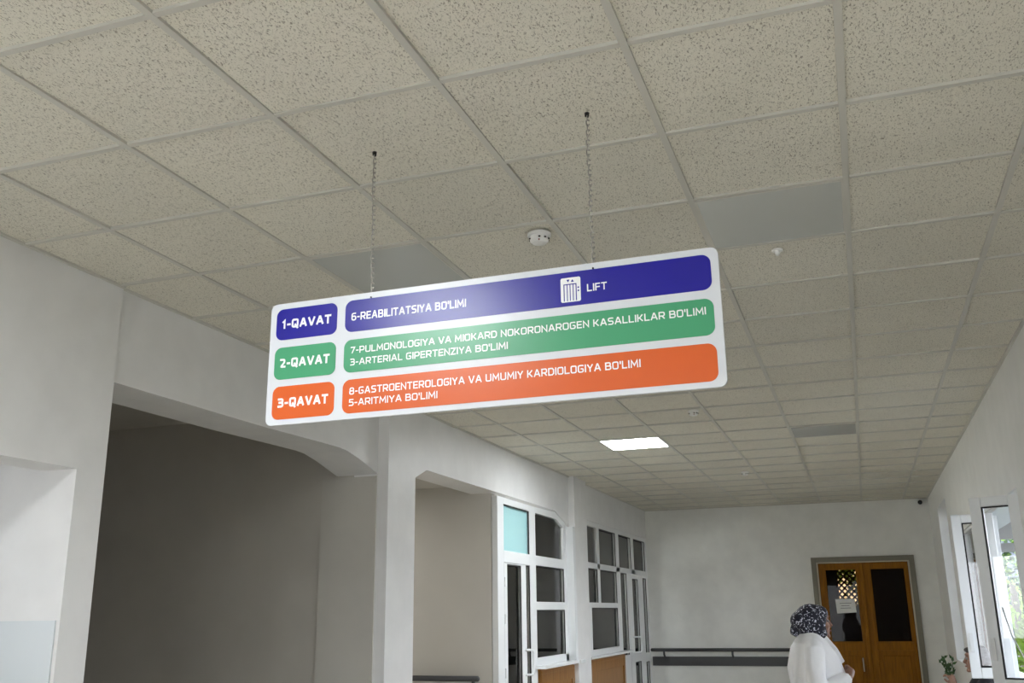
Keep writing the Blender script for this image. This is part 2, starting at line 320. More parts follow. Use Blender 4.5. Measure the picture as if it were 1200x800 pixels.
for (a, b, z0, z1) in wins: portal(XO + .02, (a + b) / 2, (z0 + z1) / 2, b - a, z1 - z0, (-1, 0, 0))
portal(-1.15, Y0 - .22, 1.3, 2.9, 2.6, (0, 1, 0)); portal(-7.22, 10.25, 1.7, 1.9, 1.4, (1, 0, 0)); portal(-7.22, 13.4, 1.7, 2.4, 1.4, (1, 0, 0)); portal(-5.5, .98, 1.7, 1.2, 1.2, (0, 1, 0))

# simple frames for the windows beside and behind the viewpoint
for k, (a, b, z0, z1) in enumerate(wins[:2]):
    w = thing('window_%d' % (k + 5), (XO - .1, a, z0), ['window in the right wall behind the viewpoint', 'window in the right wall beside the viewpoint'][k], 'window', kind='structure')
    f = MB(); n = 4
    f.box(XO - .12, XO - .06, a, b, z0, z0 + .07).box(XO - .12, XO - .06, a, b, z1 - .07, z1)
    for q in range(n + 1): y = a + (b - a - .07) * q / n; f.box(XO - .12, XO - .06, y, y + .07, z0 + .07, z1 - .07)
    f.build('frame', M['pvc'], w); MB().box(XO - .094, XO - .086, a + .02, b - .02, z0 + .02, z1 - .02).build('pane', M['glass'], w)
d = thing('door_4', (-1.15, Y0 - .1, 0), 'glazed entrance at the rear end of the corridor', 'door', kind='structure')
f = MB().box(-2.6, .3, Y0 - .12, Y0 - .06, 2.52, 2.6)
for x in (-2.6, -1.66, -.72, .22): f.box(x, x + .08, Y0 - .12, Y0 - .06, 0, 2.52)
f.build('frame', M['pvc'], d); MB().box(-2.58, .28, Y0 - .094, Y0 - .086, .02, 2.58).build('pane', M['glass'], d)

# ============================================================ LED PANELS
def led(cell, lit, label):
    x0, y0 = GX + .6 * cell[0], GY + .6 * cell[1]; x1, y1 = x0 + .6, y0 + .6
    t = thing('ceiling_light_panel', ((x0 + x1) / 2, (y0 + y1) / 2, H), label, 'ceiling light', 'square light panels set in the ceiling')
    f = MB(); e = .012; fw = .007
    f.box(x0 + e, x1 - e, y0 + e, y0 + e + fw, H - .001, H + .02).box(x0 + e, x1 - e, y1 - e - fw, y1 - e, H - .001, H + .02)
    f.box(x0 + e, x0 + e + fw, y0 + e + fw, y1 - e - fw, H - .001, H + .02).box(x1 - e - fw, x1 - e, y0 + e + fw, y1 - e - fw, H - .001, H + .02)
    f.build('frame', M['tee'], t)
    MB().box(x0 + e + fw, x1 - e - fw, y0 + e + fw, y1 - e - fw, H + .001, H + .012).build('diffuser', (M['ledfar'] if cell[1] > 0 else M['led']) if lit else M['ledoff'], t)
led((-4, 13), 1, 'lit white square ceiling light beyond the sign')
led((-1, 4), 0, 'unlit smooth grey ceiling panel right of the sign')
led((-4, 4), 0, 'unlit grey ceiling panel behind the left chain of the sign')
led((-1, 13), 0, 'distant unlit ceiling panel level with the lit lamp')
led((-4, -10), 1, 'unseen square fill light added at the rear end of the corridor')  # added behind the camera to brighten the corridor
led((-4, -1), 1, 'lit square ceiling light above and behind the viewpoint')

# ============================================================ HANGING SIGN
SY = 2.82
def rr(x0, x1, z0, z1, r, n=8):
    out = []
    for (cx, cz, a0) in ((x1 - r, z1 - r, 0), (x0 + r, z1 - r, 90), (x0 + r, z0 + r, 180), (x1 - r, z0 + r, 270)):
        for k in range(n + 1): a = math.radians(a0 + 90 * k / n); out.append((cx + r * math.cos(a), cz + r * math.sin(a)))
    return out
GL = {
 'A': (.70, [([(0, 0), (.44, 1), (.56, 1), (1, 0)], 0), ([(.18, .3), (.82, .3)], 0)]),
 'B': (.62, [([(0, .52), (0, 1), (.76, 1), (.93, .88), (.93, .64), (.78, .52), (0, .52)], 0), ([(0, .52), (.8, .52), (1, .40), (1, .12), (.82, 0), (0, 0), (0, .52)], 0)]),
 'D': (.64, [([(0, 0), (0, 1), (.72, 1), (1, .78), (1, .22), (.72, 0), (0, 0)], 0)]),
 'E': (.52, [([(1, 1), (0, 1), (0, 0), (1, 0)], 0), ([(0, .5), (.9, .5)], 0)]),
 'F': (.50, [([(1, 1), (0, 1), (0, 0)], 0), ([(0, .48), (.9, .48)], 0)]),
 'G': (.62, [([(1, .95), (.95, 1), (0, 1), (0, 0), (1, 0), (1, .48), (.6, .48)], 3)]),
 'I': (.0, [([(.5, 0), (.5, 1)], 0)]),
 'K': (.60, [([(0, 0), (0, 1)], 0), ([(0, .48), (.35, .5), (.95, 1)], 0), ([(.3, .52), (1, 0)], 0)]),
 'L': (.50, [([(0, 1), (0, 0), (1, 0)], 0)]),
 'M': (.80, [([(0, 0), (.06, 1), (.5, .25), (.94, 1), (1, 0)], 0)]),
 'N': (.64, [([(0, 0), (0, 1), (1, 0), (1, 1)], 0)]),
 'O': (.64, [([(.5, 1), (0, 1), (0, 0), (1, 0), (1, 1), (.5, 1)], 1)]),
 'P': (.60, [([(0, 0), (0, 1), (.80, 1), (1, .86), (1, .52), (.80, .38), (0, .38)], 0)]),
 'Q': (.66, [([(.5, 1), (0, 1), (0, 0), (1, 0), (1, 1), (.5, 1)], 1), ([(.5, .34), (1.02, -.2)], 0)]),
 'R': (.62, [([(0, 0), (0, 1), (.80, 1), (1, .87), (1, .55), (.80, .42), (0, .42)], 0), ([(.5, .42), (1, 0)], 0)]),
 'S': (.58, [([(1, .96), (.92, 1), (0, 1), (0, .52), (1, .5), (1, 0), (.05, 0), (0, .03)], 3)]),
 'T': (.58, [([(0, 1), (1, 1)], 0), ([(.5, 1), (.5, 0)], 0)]),
 'U': (.64, [([(0, 1), (0, 0), (1, 0), (1, 1)], 1)]),
 'V': (.68, [([(0, 1), (.45, 0), (.55, 0), (1, 1)], 0)]),
 'Y': (.62, [([(0, 1), (.5, .42), (1, 1)], 0), ([(.5, .42), (.5, 0)], 0)]),
 'Z': (.56, [([(0, 1), (1, 1), (0, 0), (1, 0)], 0)]),
 '1': (.30, [([(0, .78), (.75, 1), (.75, 0)], 0)]),
 '2': (.54, [([(0, 1), (.9, 1), (.9, .6), (0, 0), (1, 0)], 2)]),
 '3': (.54, [([(0, 1), (.95, 1), (.95, .53), (.2, .53)], 1), ([(.4, .53), (1, .53), (1, 0), (0, 0)], 1)]),
 '5': (.54, [([(.95, 1), (.05, 1), (.02, .57), (.78, .57), (1, .44), (1, .13), (.8, 0), (0, 0)], 0)]),
 '6': (.58, [([(.9, 1), (0, 1), (0, 0), (1, 0), (1, .57), (0, .57)], 1)]),
 '7': (.54, [([(0, 1), (1, 1), (.3, 0)], 0)]),
 '8': (.60, [([(.5, .53), (.05, .53), (.05, 1), (.95, 1), (.95, .53), (.5, .53)], 1), ([(.5, .53), (0, .53), (0, 0), (1, 0), (1, .53), (.5, .53)], 1)]),
 '-': (.24, [([(0, .42), (1, .42)], 0)]), "'": (.0, [([(.5, 1.0), (.5, .74)], 0)]), ' ': (.12, []),
}
STEP = [0]
def stroke(mb, pts, t, y):
    P = [Vector(p) for p in pts]; k = len(P); closed = k > 3 and (P[0] - P[-1]).length < 1e-5
    L, R = [], []
    for i in range(k):
        a = (P[i] - P[i - 1]).normalized() if i > 0 else ((P[-1] - P[-2]).normalized() if closed else None)
        b = (P[i + 1] - P[i]).normalized() if i < k - 1 else ((P[1] - P[0]).normalized() if closed else None)
        a = a or b; b = b or a
        n1 = Vector((-a.y, a.x)); n2 = Vector((-b.y, b.x)); n = n1 + n2
        n = n1 if n.length < 1e-4 else n.normalized()
        sc = min(1 / max(n.dot(n1), .45), 2.2)
        L.append(P[i] + n * t / 2 * sc); R.append(P[i] - n * t / 2 * sc)
    for i in range(k - 1):
        STEP[0] = (STEP[0] + 1) % 12; yo = y - STEP[0] * 1.2e-5        # segments lie a hair apart so none coincide
        mb.poly([(L[i].x, yo, L[i].y), (R[i].x, yo, R[i].y), (R[i + 1].x, yo, R[i + 1].y), (L[i + 1].x, yo, L[i + 1].y)])
def fillet(pts, r):
    out = [pts[0]]
    for i in range(1, len(pts) - 1):
        p, a, b = Vector(pts[i]), Vector(pts[i - 1]), Vector(pts[i + 1])
        da, db = (a - p), (b - p); q = min(r, da.length * .49, db.length * .49); da.normalize(); db.normalize()
        s, e = p + da * q, p + db * q
        for k in range(5): u = k / 4; out.append(tuple(s * (1 - u) ** 2 + p * 2 * u * (1 - u) + e * u * u))
    out.append(pts[-1]); return out
def text(string, x0, x1, z0, cap, wt, y):
    # stroke letters; total width fitted to x0..x1
    t = cap * wt; hgt = cap - t; gap = .14
    ws = [GL[c][0] * 1.10 for c in string]; natural = sum(w * cap + t for w in ws) + gap * cap * (len(string) - 1)
    k = (x1 - x0) / natural; x = x0; mb = MB()
    for c, w in zip(string, ws):
        wd_ = (w * cap + t) * k
        for (pl, rd) in GL[c][1]:
            iw = max(wd_ - t, 1e-5)
            pts = [(x + t / 2 + p[0] * iw, z0 + t / 2 + p[1] * hgt) for p in pl]
            if pts[0] != pts[-1]:                       # square stroke ends
                for e_, f_ in ((0, 1), (-1, -2)):
                    a_, b_ = Vector(pts[e_]), Vector(pts[f_]); v_ = (a_ - b_).normalized(); pts[e_] = tuple(a_ + v_ * t / 2 * min(1.0, max(abs(v_.x), abs(v_.y)) ** 3))
            if rd: pts = fillet(pts, cap * .2)
            stroke(mb, pts, t, y)
        x += wd_ + gap * cap * k
    return mb
sg = thing('hanging_sign', (-1.11, SY, EYE + .636), "white rectangular floor directory sign with blue, green and orange bars hung on two chains", 'sign')
E_ = EYE
MB().prism([(x, z + E_) for x, z in rr(-1.903, -.318, .636, 1.077, .024)], 'y', SY, SY + .012).build('board', M['sign'], sg, bevel=.001)
rows = [('navy', .941, 1.055), ('green', .797, .913), ('orange', .655, .772)]
names = ['1-QAVAT', '2-QAVAT', '3-QAVAT']; tz = [.982, .839, .697]
lines = [[("6-REABILITATSIYA BO'LIMI", -1.577, -1.150, .981, .028), ('LIFT', -.734, -.669, .982, .025)],
         [("7-PULMONOLOGIYA VA MIOKARD NOKORONAROGEN KASALLIKLAR BO'LIMI", -1.576, -.366, .863, .024), ("3-ARTERIAL GIPERTENZIYA BO'LIMI", -1.576, -1.004, .821, .024)],
         [("8-GASTROENTEROLOGIYA VA UMUMIY KARDIOLOGIYA BO'LIMI", -1.576, -.574, .719, .025), ("5-ARITMIYA BO'LIMI", -1.576, -1.250, .680, .024)]]
for k, (c, z0, z1) in enumerate(rows):
    b = MB().prism([(x, z + E_) for x, z in rr(-1.878, -1.634, z0, z1, .026)], 'y', SY - .0015, SY - .0002).build('badge', M[c], sg)
    b['label'] = ['blue', 'green', 'orange'][k] + ' rounded floor number badge'
    text(names[k], -1.855, -1.657, tz[k] + E_, .033, .225, SY - .0021).build('lettering', M['letter'], b, fix=False)
    r = MB().prism([(x, z + E_) for x, z in rr(-1.602, -.342, z0, z1, .028)], 'y', SY - .0015, SY - .0002).build('bar', M[c], sg)
    r['label'] = 'long rounded %s bar with department names' % ['blue', 'green', 'orange'][k]
    for (s_, a, e, zz, cp) in lines[k]: text(s_, a, e, zz + E_, cp, .168, SY - .0021).build('lettering', M['letter'], r, fix=False)
    if k == 0:
        ic = MB().prism([(x, z + E_) for x, z in rr(-.821, -.755, .954, 1.036, .006)], 'y', SY - .0024, SY - .0016).build('lift_icon', M['letter'], r)
        g = MB(); yy = SY - .003; X = lambda u: -.821 + .066 * u; Z = lambda v: .954 + E_ + .082 * v
        stroke(g, [(X(.17), Z(.04)), (X(.17), Z(.72)), (X(.78), Z(.72)), (X(.78), Z(.04))], .0032, yy)
        for u in (.33, .475, .63): stroke(g, [(X(u), Z(.04)), (X(u), Z(.70))], .0028, yy)
        g.poly([(X(.30), yy, Z(.92)), (X(.46), yy, Z(.92)), (X(.38), yy, Z(.81))]); g.poly([(X(.52), yy, Z(.81)), (X(.68), yy, Z(.81)), (X(.60), yy, Z(.92))])
        for v in (.40, .53): g.poly([(X(.85), yy, Z(v)), (X(.93), yy, Z(v)), (X(.93), yy, Z(v + .06)), (X(.85), yy, Z(v + .06))])
        g.build('pictogram', M['navy'], ic, fix=False)

def link_ring(c, axis, L=.025, Wd=.014, r=.0021):
    mb = MB(); pts = []; n = 14; s = (L - Wd) / 2; R = Wd / 2 - r
    for k in range(n + 1):
        a = 2 * math.pi * k / n; x = R * math.cos(a); z = R * math.sin(a) + (s if math.sin(a) >= 0 else -s)
        pts.append((c[0] + (x if axis == 0 else x * .15), c[1] + (x * .15 if axis == 0 else x), c[2] + z))
    return mb.tube(pts, r, 6, cap=False)
def chain(x_top, x_bot, label):
    zb, ztp = E_ + 1.066, H; n = 30
    t = thing('hanging_chain', (x_bot, SY + .006, zb), label, 'chain', 'chains holding the sign')
    allm = MB(); p = (ztp - .012 - zb) / (n - 1)
    for k in range(n):
        f = k / (n - 1); q = link_ring((x_bot + (x_top - x_bot) * f + .0015 * math.sin(k * .5), SY + .006, zb + p * k), k % 2)
        n0 = len(allm.v); allm.v += q.v; allm.f += [tuple(i + n0 for i in ff) for ff in q.f]
    allm.build('link_strand', M['chain'], t, smooth=True)
    MB().tube([(x_top, SY + .006, ztp + .006), (x_top, SY + .006, ztp - .004), (x_top + .004, SY + .006, ztp - .01)], [.009, .008, .003], 8).build('ceiling_hook', M['lens'], t)
    MB().tube([(x_bot, SY - .003, zb - .008), (x_bot, SY + .016, zb - .008)], .003, 8).build('eyelet', M['lens'], t)
chain(-1.510, -1.504, 'thin zinc chain holding the left end of the sign')
chain(-.715, -.712, 'thin zinc chain holding the right end of the sign')

# ============================================================ CEILING FITTINGS
def detector(x, y, r, label, big=True):
    t = thing('smoke_detector', (x, y, H), label, 'smoke detector', 'small white detectors on the ceiling')
    z = H - .0005
    if big:
        MB().rings([(z, x, y, r, r), (z - .012, x, y, r, r), (z - .015, x, y, r * .92, r * .92)]).build('base', M['whitem'], t, smooth=False)
        MB().rings([(z - .015, x, y, r * .82, r * .82), (z - .034, x, y, r * .80, r * .80), (z - .044, x, y, r * .62, r * .62), (z - .047, x, y, r * .3, r * .3)]).build('housing', M['whitem'], t)
        v = MB()
        for k in range(10):
            if k == 7: continue
            a = 2 * math.pi * k / 10; cx, cy = x + r * .81 * math.cos(a), y + r * .81 * math.sin(a)
            v.ell((cx, cy, z - .027), (.006, .006, .004), 8, 6)
        v.build('vent', M['lens'], t)
        MB().ell((x + .2 * r, y - .72 * r, z - .04), (.004, .004, .004), 8, 6).build('indicator', M['lip'], t)
    else:
        MB().rings([(z, x, y, r, r), (z - .006, x, y, r * .95, r * .95)]).build('base', M['whitem'], t)
        MB().rings([(z - .006, x, y, r * .5, r * .5), (z - .02, x, y, r * .45, r * .45), (z - .028, x, y, r * .25, r * .25)]).build('housing', M['whitem'], t)
detector(-1.19, 3.77, .052, 'round white smoke detector just above the sign')
detector(-.22, 4.36, .026, 'tiny white detector beside the unlit panel right of the sign', False)
detector(-1.19, 7.92, .045, 'white smoke detector on the ceiling right of the lit lamp')
detector(-1.21, 11.85, .045, 'farthest white smoke detector, near the end wall')
def fill_lamp(x, y, z, label, mt='led2'):
    t = thing('ceiling_light_panel', (x, y, z), label, 'ceiling light', 'square light panels set in the ceiling')
    MB().box(x - .3, x + .3, y - .3, y - .285, z - .03, z).box(x - .3, x + .3, y + .285, y + .3, z - .03, z).box(x - .3, x - .285, y - .285, y + .285, z - .03, z).box(x + .285, x + .3, y - .285, y + .285, z - .03, z).build('frame', M['whitem'], t)
    MB().box(x - .285, x + .285, y - .285, y + .285, z - .022, z).build('diffuser', M[mt], t)
fill_lamp(-4.9, 7.7, EYE + 1.23, 'fill light added inside the second opening, out of sight')  # added out of view to brighten the side passage
fill_lamp(-5.2, 10.4, 2.85, 'unseen fill light added in the room behind the nearer glazed partition', 'led3')  # added out of view to lift the dark panes of the nearer unit
fill_lamp(-5.2, 13.6, 2.85, 'unseen fill light added in the room behind the farther glazed partition', 'led3')  # same added fill behind the farther unit's panes
t = thing('security_camera', (.93, 15.95, EYE + 1.53), 'small white security camera high in the far right corner', 'camera')
MB().box(.90, .97, 15.955, 16.0, EYE + 1.535, EYE + 1.60).build('mount', M['whitem'], t, bevel=.006)
MB().tube([(.935, 15.97, EYE + 1.55), (.925, 15.83, EYE + 1.54)], [.038, .04], 14).build('body', M['whitem'], t)
MB().ell((.924, 15.825, EYE + 1.535), (.034, .03, .034)).build('lens', M['lens'], t, smooth=True)

# ============================================================ GLAZED UNITS ON THE LEFT
FX0, FX1 = -3.385, -3.325
def fbox(mb, y0, y1, z0, z1, d=0): return mb.box(FX0 - d, FX1 + d, y0, y1, z0 + E_, z1 + E_)
def pane(parent, y0, y1, z0, z1, mt='dimglass', gx=-3.356, pts=None, e=.012):
    # glass with a thin dark gasket line inside the frame
    if pts: o = MB().prism(yz(pts), 'x', gx - .003, gx + .003).build('pane', M[mt], parent)
    else: o = MB().box(gx - .003, gx + .003, y0, y1, z0 + E_, z1 + E_).build('pane', M[mt], parent)
    g = MB(); a, b = FX1 - .012, FX1 - .004
    w = .014
    if not pts: g.box(a, b, y0, y1, z1 + E_ - w, z1 + E_).box(a, b, y1 - w * 1.6, y1, z0 + E_, z1 + E_ - w)
    if not pts: g.build('gasket', M['gasket'], o)
    return o
u1 = thing('window_1', (-3.355, 10.16, 0), 'white glazed partition with three stacked panes beside a door, nearer unit', 'window', kind='structure')
f = MB()
fbox(f, 8.97, 9.15, -EYE, 1.125); fbox(f, 9.955, 10.16, -EYE, 1.125); fbox(f, 11.225, 11.335, -.54, 1.0)
fbox(f, 9.15, 9.955, 1.06, 1.125); fbox(f, 9.15, 9.955, .49, .605)
fbox(f, 10.16, 11.225, .50, .605); fbox(f, 10.16, 11.225, .035, .12); fbox(f, 10.16, 11.335, -.56, -.455)
f.prism(yz([(10.16, 1.06), (10.95, 1.06), (11.225, .985), (11.335, .955), (11.335, 1.03), (10.9, 1.14), (10.16, 1.125)]), 'x', FX0, FX1)
f.build('frame', M['pvc'], u1, bevel=.004)
fo = MB().box(-3.36, -3.35, 9.15, 9.955, .605 + E_, 1.06 + E_).build('transom_pane', M['film'], u1); fo['label'] = 'pale cyan film covered transom pane'
MB().box(-3.337, -3.329, 9.15, 9.955, 1.048 + E_, 1.06 + E_).box(-3.337, -3.329, 9.935, 9.955, .605 + E_, 1.048 + E_).build('gasket', M['gasket'], fo)
pane(u1, 10.16, 11.225, .605, 1.06, pts=[(10.16, .605), (11.225, .605), (11.225, .985), (10.95, 1.06), (10.16, 1.06)])
pane(u1, 10.16, 11.225, .12, .50); pane(u1, 10.16, 11.225, -.455, .035)
# bright bead on the right edge of the nearer unit
MB().box(-3.40, -3.235, 11.335, 11.43, -.545 + E_, 1.0 + E_).build('jamb_board', M['pvc'], u1, bevel=.004)
MB().box(-3.40, -3.22, 10.10, 11.43, -.565 + E_, -.53 + E_).box(-3.235, -3.20, 11.40, 11.62, -.565 + E_, -.53 + E_).build('sill', M['pvc'], u1, bevel=.006)
wp = MB().box(-3.40, -3.30, 10.18, 11.43, 0, -.565 + E_)
wp.build('wood_panel', M['wood'], u1)['label'] = 'varnished brown wooden panel under the sill'
MB().box(-3.30, -3.288, 10.18, 11.43, .93, .965).box(-3.30, -3.288, 10.18, 10.26, 0, .93).box(-3.30, -3.288, 11.33, 11.43, 0, .93).box(-3.30, -3.288, 10.26, 11.33, .82, .93).build('panel_moulding', M['wood'], u1, bevel=.003)
d1 = thing('door_1', (-3.355, 9.16, 0), 'white glazed door with a D handle beside the second opening', 'door', kind='structure')
f = MB(); fbox(f, 9.155, 9.24, -1.54, .485); fbox(f, 9.67, 9.82, -1.54, .485); fbox(f, 9.24, 9.67, .475, .485); fbox(f, 9.24, 9.67, -1.54, -1.1)
f.build('leaf_frame', M['pvc'], d1, bevel=.004)
pane(d1, 9.24, 9.67, -1.1, .475); pane(d1, 9.83, 9.952, -1.5, .485)
for z in (.30, -.05, -.55, -1.1): MB().tube([(-3.322, 9.158, z + E_ - .045), (-3.322, 9.158, z + E_ + .045)], .011, 8).build('hinge', M['pvc2'], d1)
def dhandle(parent, y, z0, z1, out=.055, lean=.08):
    MB().tube([(FX1 - .002, y, z1 + E_), (FX1 + out, y + lean * .8, z1 + E_), (FX1 + out + .006, y + lean, z1 + E_ - .02), (FX1 + out + .006, y + lean, z0 + E_ + .02), (FX1 + out, y + lean * .8, z0 + E_), (FX1 - .002, y, z0 + E_)], .013, 10).build('pull_handle', M['pvc'], parent, smooth=True)
dhandle(d1, 9.76, -.60, -.36)
u2 = thing('window_2', (-3.355, 12.0, 0), 'white glazed partition of many grey panes farther along the left wall', 'window', kind='structure')
f = MB()
fbox(f, 11.99, 12.03, -.52, 1.09); fbox(f, 12.80, 12.93, .125, 1.10); fbox(f, 13.87, 14.06, -.52, 1.10); fbox(f, 14.86, 15.05, .56, 1.10); fbox(f, 15.88, 16.0, -EYE, 1.16)
fbox(f, 12.2, 15.88, 1.10, 1.16); fbox(f, 12.03, 15.88, .555, .63); fbox(f, 12.03, 13.87, .06, .125); fbox(f, 12.03, 13.87, -.53, -.46); fbox(f, 12.30, 12.44, -.46, .06); fbox(f, 14.0, 14.06, -EYE, -.52)
f.prism(yz([(11.99, 1.03), (12.03, 1.03), (12.2, 1.10), (12.2, 1.16), (11.99, 1.085)]), 'x', FX0, FX1)
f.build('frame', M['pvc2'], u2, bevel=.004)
pane(u2, 12.03, 12.80, .63, 1.10, pts=[(12.03, .63), (12.80, .63), (12.80, 1.10), (12.2, 1.10), (12.03, 1.03)])
for (a, b, z0, z1) in ((12.93, 13.87, .63, 1.10), (14.06, 14.86, .63, 1.10), (15.05, 15.88, .63, 1.10), (12.03, 12.80, .125, .555), (12.93, 13.87, .125, .555), (12.03, 12.30, -.46, .06), (12.44, 13.87, -.46, .06)): pane(u2, a, b, z0, z1)
MB().box(-3.40, -3.25, 12.08, 14.5, -.56 + E_, -.53 + E_).build('sill', M['pvc2'], u2, bevel=.006)
MB().box(-3.40, -3.30, 12.08, 14.03, 0, -.56 + E_).build('wood_panel', M['wood'], u2)['label'] = 'varnished brown wooden panel under the far sill'
MB().box(-3.30, -3.288, 12.08, 14.03, .94, .975).box(-3.30, -3.288, 12.08, 12.16, 0, .94).box(-3.30, -3.288, 13.93, 14.03, 0, .94).box(-3.30, -3.288, 12.16, 13.93, .83, .94).build('panel_moulding', M['wood'], u2, bevel=.003)
d2 = thing('door_2', (-3.355, 14.1, 0), 'white glazed door with side panes nearest the end wall', 'door', kind='structure')
f = MB(); fbox(f, 14.06, 14.10, -1.54, .555); fbox(f, 14.50, 14.58, -1.54, .555); fbox(f, 14.60, 14.86, -1.54, .545); fbox(f, 15.27, 15.62, -1.54, .545)
fbox(f, 14.86, 15.27, .49, .545); fbox(f, 14.86, 15.27, -.72, -.60); fbox(f, 14.86, 15.27, -1.54, -1.45); fbox(f, 14.1, 14.5, -1.54, -.6); fbox(f, 15.62, 15.88, -.75, -.62)
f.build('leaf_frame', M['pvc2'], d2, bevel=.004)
for (a, b, z0, z1) in ((14.10, 14.50, -.6, .555), (14.86, 15.27, -.60, .49), (14.86, 15.27, -1.45, -.72), (15.64, 15.88, -.62, .52), (15.64, 15.88, -1.5, -.75)): pane(d2, a, b, z0, z1)
dhandle(d2, 14.76, -.58, -.36, .07, .22)

# ============================================================ HANDRAILS
def handrail(pts0, pts1, wall_n, label, brackets, board=True):
    a, b = Vector(pts0), Vector(pts1); n = Vector(wall_n)
    t = thing('handrail', tuple((a + b) / 2), label, 'handrail', None)
    dr = (b - a).normalized(); z = E_ - .585; o = n * .075
    P = [a + o, b + o]
    MB().tube([P[0] - dr * .012, P[0], P[1], P[1] + dr * .012], [.012, .026, .026, .012], 14).build('rail', M['rail'], t, smooth=True)
    for s in brackets:
        c = a + dr * s
        MB().tube([c + o + Vector((0, 0, -.02)), c + o + Vector((0, 0, -.07)), c + n * .012 + Vector((0, 0, -.12))], .016, 8).build('bracket', M['rail'], t)
    if board:
        c0, c1 = a + dr * 0, b; q = [c0, c1, c1 + n * .028, c0 + n * .028]
        MB().prism([(v.x, v.y) for v in q], 'z', E_ - .825, E_ - .688).build('bumper_board', M['rail'], t, bevel=.006)
handrail((-3.30, 16, E_ - .585), (-.86, 16, E_ - .585), (0, -1, 0), 'dark grey handrail and bumper board along the end wall', [.2, 1.27, 2.3])
handrail((-6.5, 8.96, E_ - .585), (-3.50, 8.96, E_ - .585), (0, -1, 0), 'dark grey handrail inside the second opening on the left', [.5, 1.6, 2.95])

# ============================================================ WOODEN DOUBLE DOOR
d3 = thing('door_3', (0, 16, 0), 'brown varnished double door with glazed upper panels in end wall', 'door', kind='structure')
MB().box(-.74, -.665, 15.965, 16.05, 0, E_ + .775).box(.675, .75, 15.965, 16.05, 0, E_ + .775).box(-.665, .675, 15.965, 16.05, E_ + .70, E_ + .775).build('casing', M['casing'], d3, bevel=.006)
MB().box(-.665, -.645, 15.975, 16.06, 0, E_ + .70).box(.655, .675, 15.975, 16.06, 0, E_ + .70).box(-.645, .655, 15.975, 16.06, E_ + .685, E_ + .70).build('casing_bead', M['bead'], d3)
def leaf(x0, x1, gx0, gx1, lab, glass):
    yA, yB = 16.0, 16.045; f = MB()
    f.box(x0, gx0, yA, yB, .01, E_ + .68).box(gx1, x1, yA, yB, .01, E_ + .68).box(gx0, gx1, yA, yB, E_ + .60, E_ + .68).box(gx0, gx1, yA, yB, E_ - .60, E_ - .485).box(gx0, gx1, yA, yB, .01, .16)
    o = f.build('door_leaf', M['doorwood'], d3, bevel=.006); o['label'] = lab
    MB().box(gx0, gx1, 16.018, 16.024, E_ - .485, E_ + .60).build('pane', M['brownglass'], o)
    p = MB().box(gx0 - .005, gx1 + .005, 16.02, 16.04, .155, E_ - .595); p.box(gx0 + .06, gx1 - .06, 16.006, 16.02, .23, E_ - .67)
    p.build('lower_panel', M['doorwood'], o, bevel=.01)
    bd = MB()
    for (a, b, z0, z1) in ((gx0, gx0 + .018, -.485, .6), (gx1 - .018, gx1, -.485, .6), (gx0 + .018, gx1 - .018, .582, .6), (gx0 + .018, gx1 - .018, -.485, -.467)): bd.box(a, b, 15.994, 16.018, E_ + z0, E_ + z1)
    bd.build('glazing_bead', M['doorwood'], o, bevel=.004)
    return o
la = leaf(-.64, -.025, -.555, -.085, 'left door leaf with a paper notice', 1); lb = leaf(-.02, .65, .10, .605, 'right door leaf with dark glass', 1)
MB().box(-.05, .005, 15.978, 16.0, .01, E_ + .68).build('cover_strip', M['doorwood'], d3, bevel=.008)
hd = MB().tube([(-.125, 16.0, .84), (-.125, 15.955, .83), (-.125, 15.95, .75), (-.125, 15.955, .67), (-.125, 16.0, .66)], .011, 8)
hd.build('pull_handle', M['bead'], la, smooth=True)
nt_ = thing('paper_notice', (-.295, 15.99, E_ - .05), 'white paper notice taped to the glass of the wooden door', 'notice')
MB().poly([(-.437, 15.992, E_ + .147), (-.158, 15.992, E_ + .152), (-.148, 15.99, E_ - .048), (-.428, 15.988, E_ - .062)]).build('sheet', M['paper'], nt_)
nl = MB()
for k, (a, b) in enumerate(((-.38, -.21), (-.36, -.24), (-.37, -.22))): nl.poly([(a, 15.9895, E_ + .09 - k * .035), (b, 15.9895, E_ + .092 - k * .035), (b, 15.9892, E_ + .084 - k * .035), (a, 15.9892, E_ + .082 - k * .035)])
nl.build('print_lines', M['ink'], nt_)
# lattice over the small window of the room behind
lt = thing('lattice_grille', (-.33, 18.96, E_), 'pale diamond lattice seen through the left glass of the wooden door', 'grille')
lm = MB(); s = .105
for sgn in (1, -1):
    for k in range(-12, 20):
        pts = []                                      # diagonal slats clipped to the opening
        for q in range(0, 61):
            x = -.44 + .36 * q / 60; z = .05 + sgn * (x + .44) + k * s
            if .05 <= z <= .70: pts.append((x, z))
        if len(pts) > 3:
            y = 18.97 if sgn > 0 else 18.978
            lm.tube([(pts[0][0], y, pts[0][1] + E_), (pts[-1][0], y, pts[-1][1] + E_)], .017, 5)
lm.build('lattice', M['doorwood'], lt)
MB().box(-.47, -.44, 18.95, 19.0, E_ + .02, E_ + .73).box(-.08, -.05, 18.95, 19.0, E_ + .02, E_ + .73).box(-.44, -.08, 18.95, 19.0, E_ + .02, E_ + .05).box(-.44, -.08, 18.95, 19.0, E_ + .70, E_ + .73).build('frame', M['doorwood'], lt)
portal(-.26, 19.12, E_ + .375, .36, .65, (0, -1, 0))

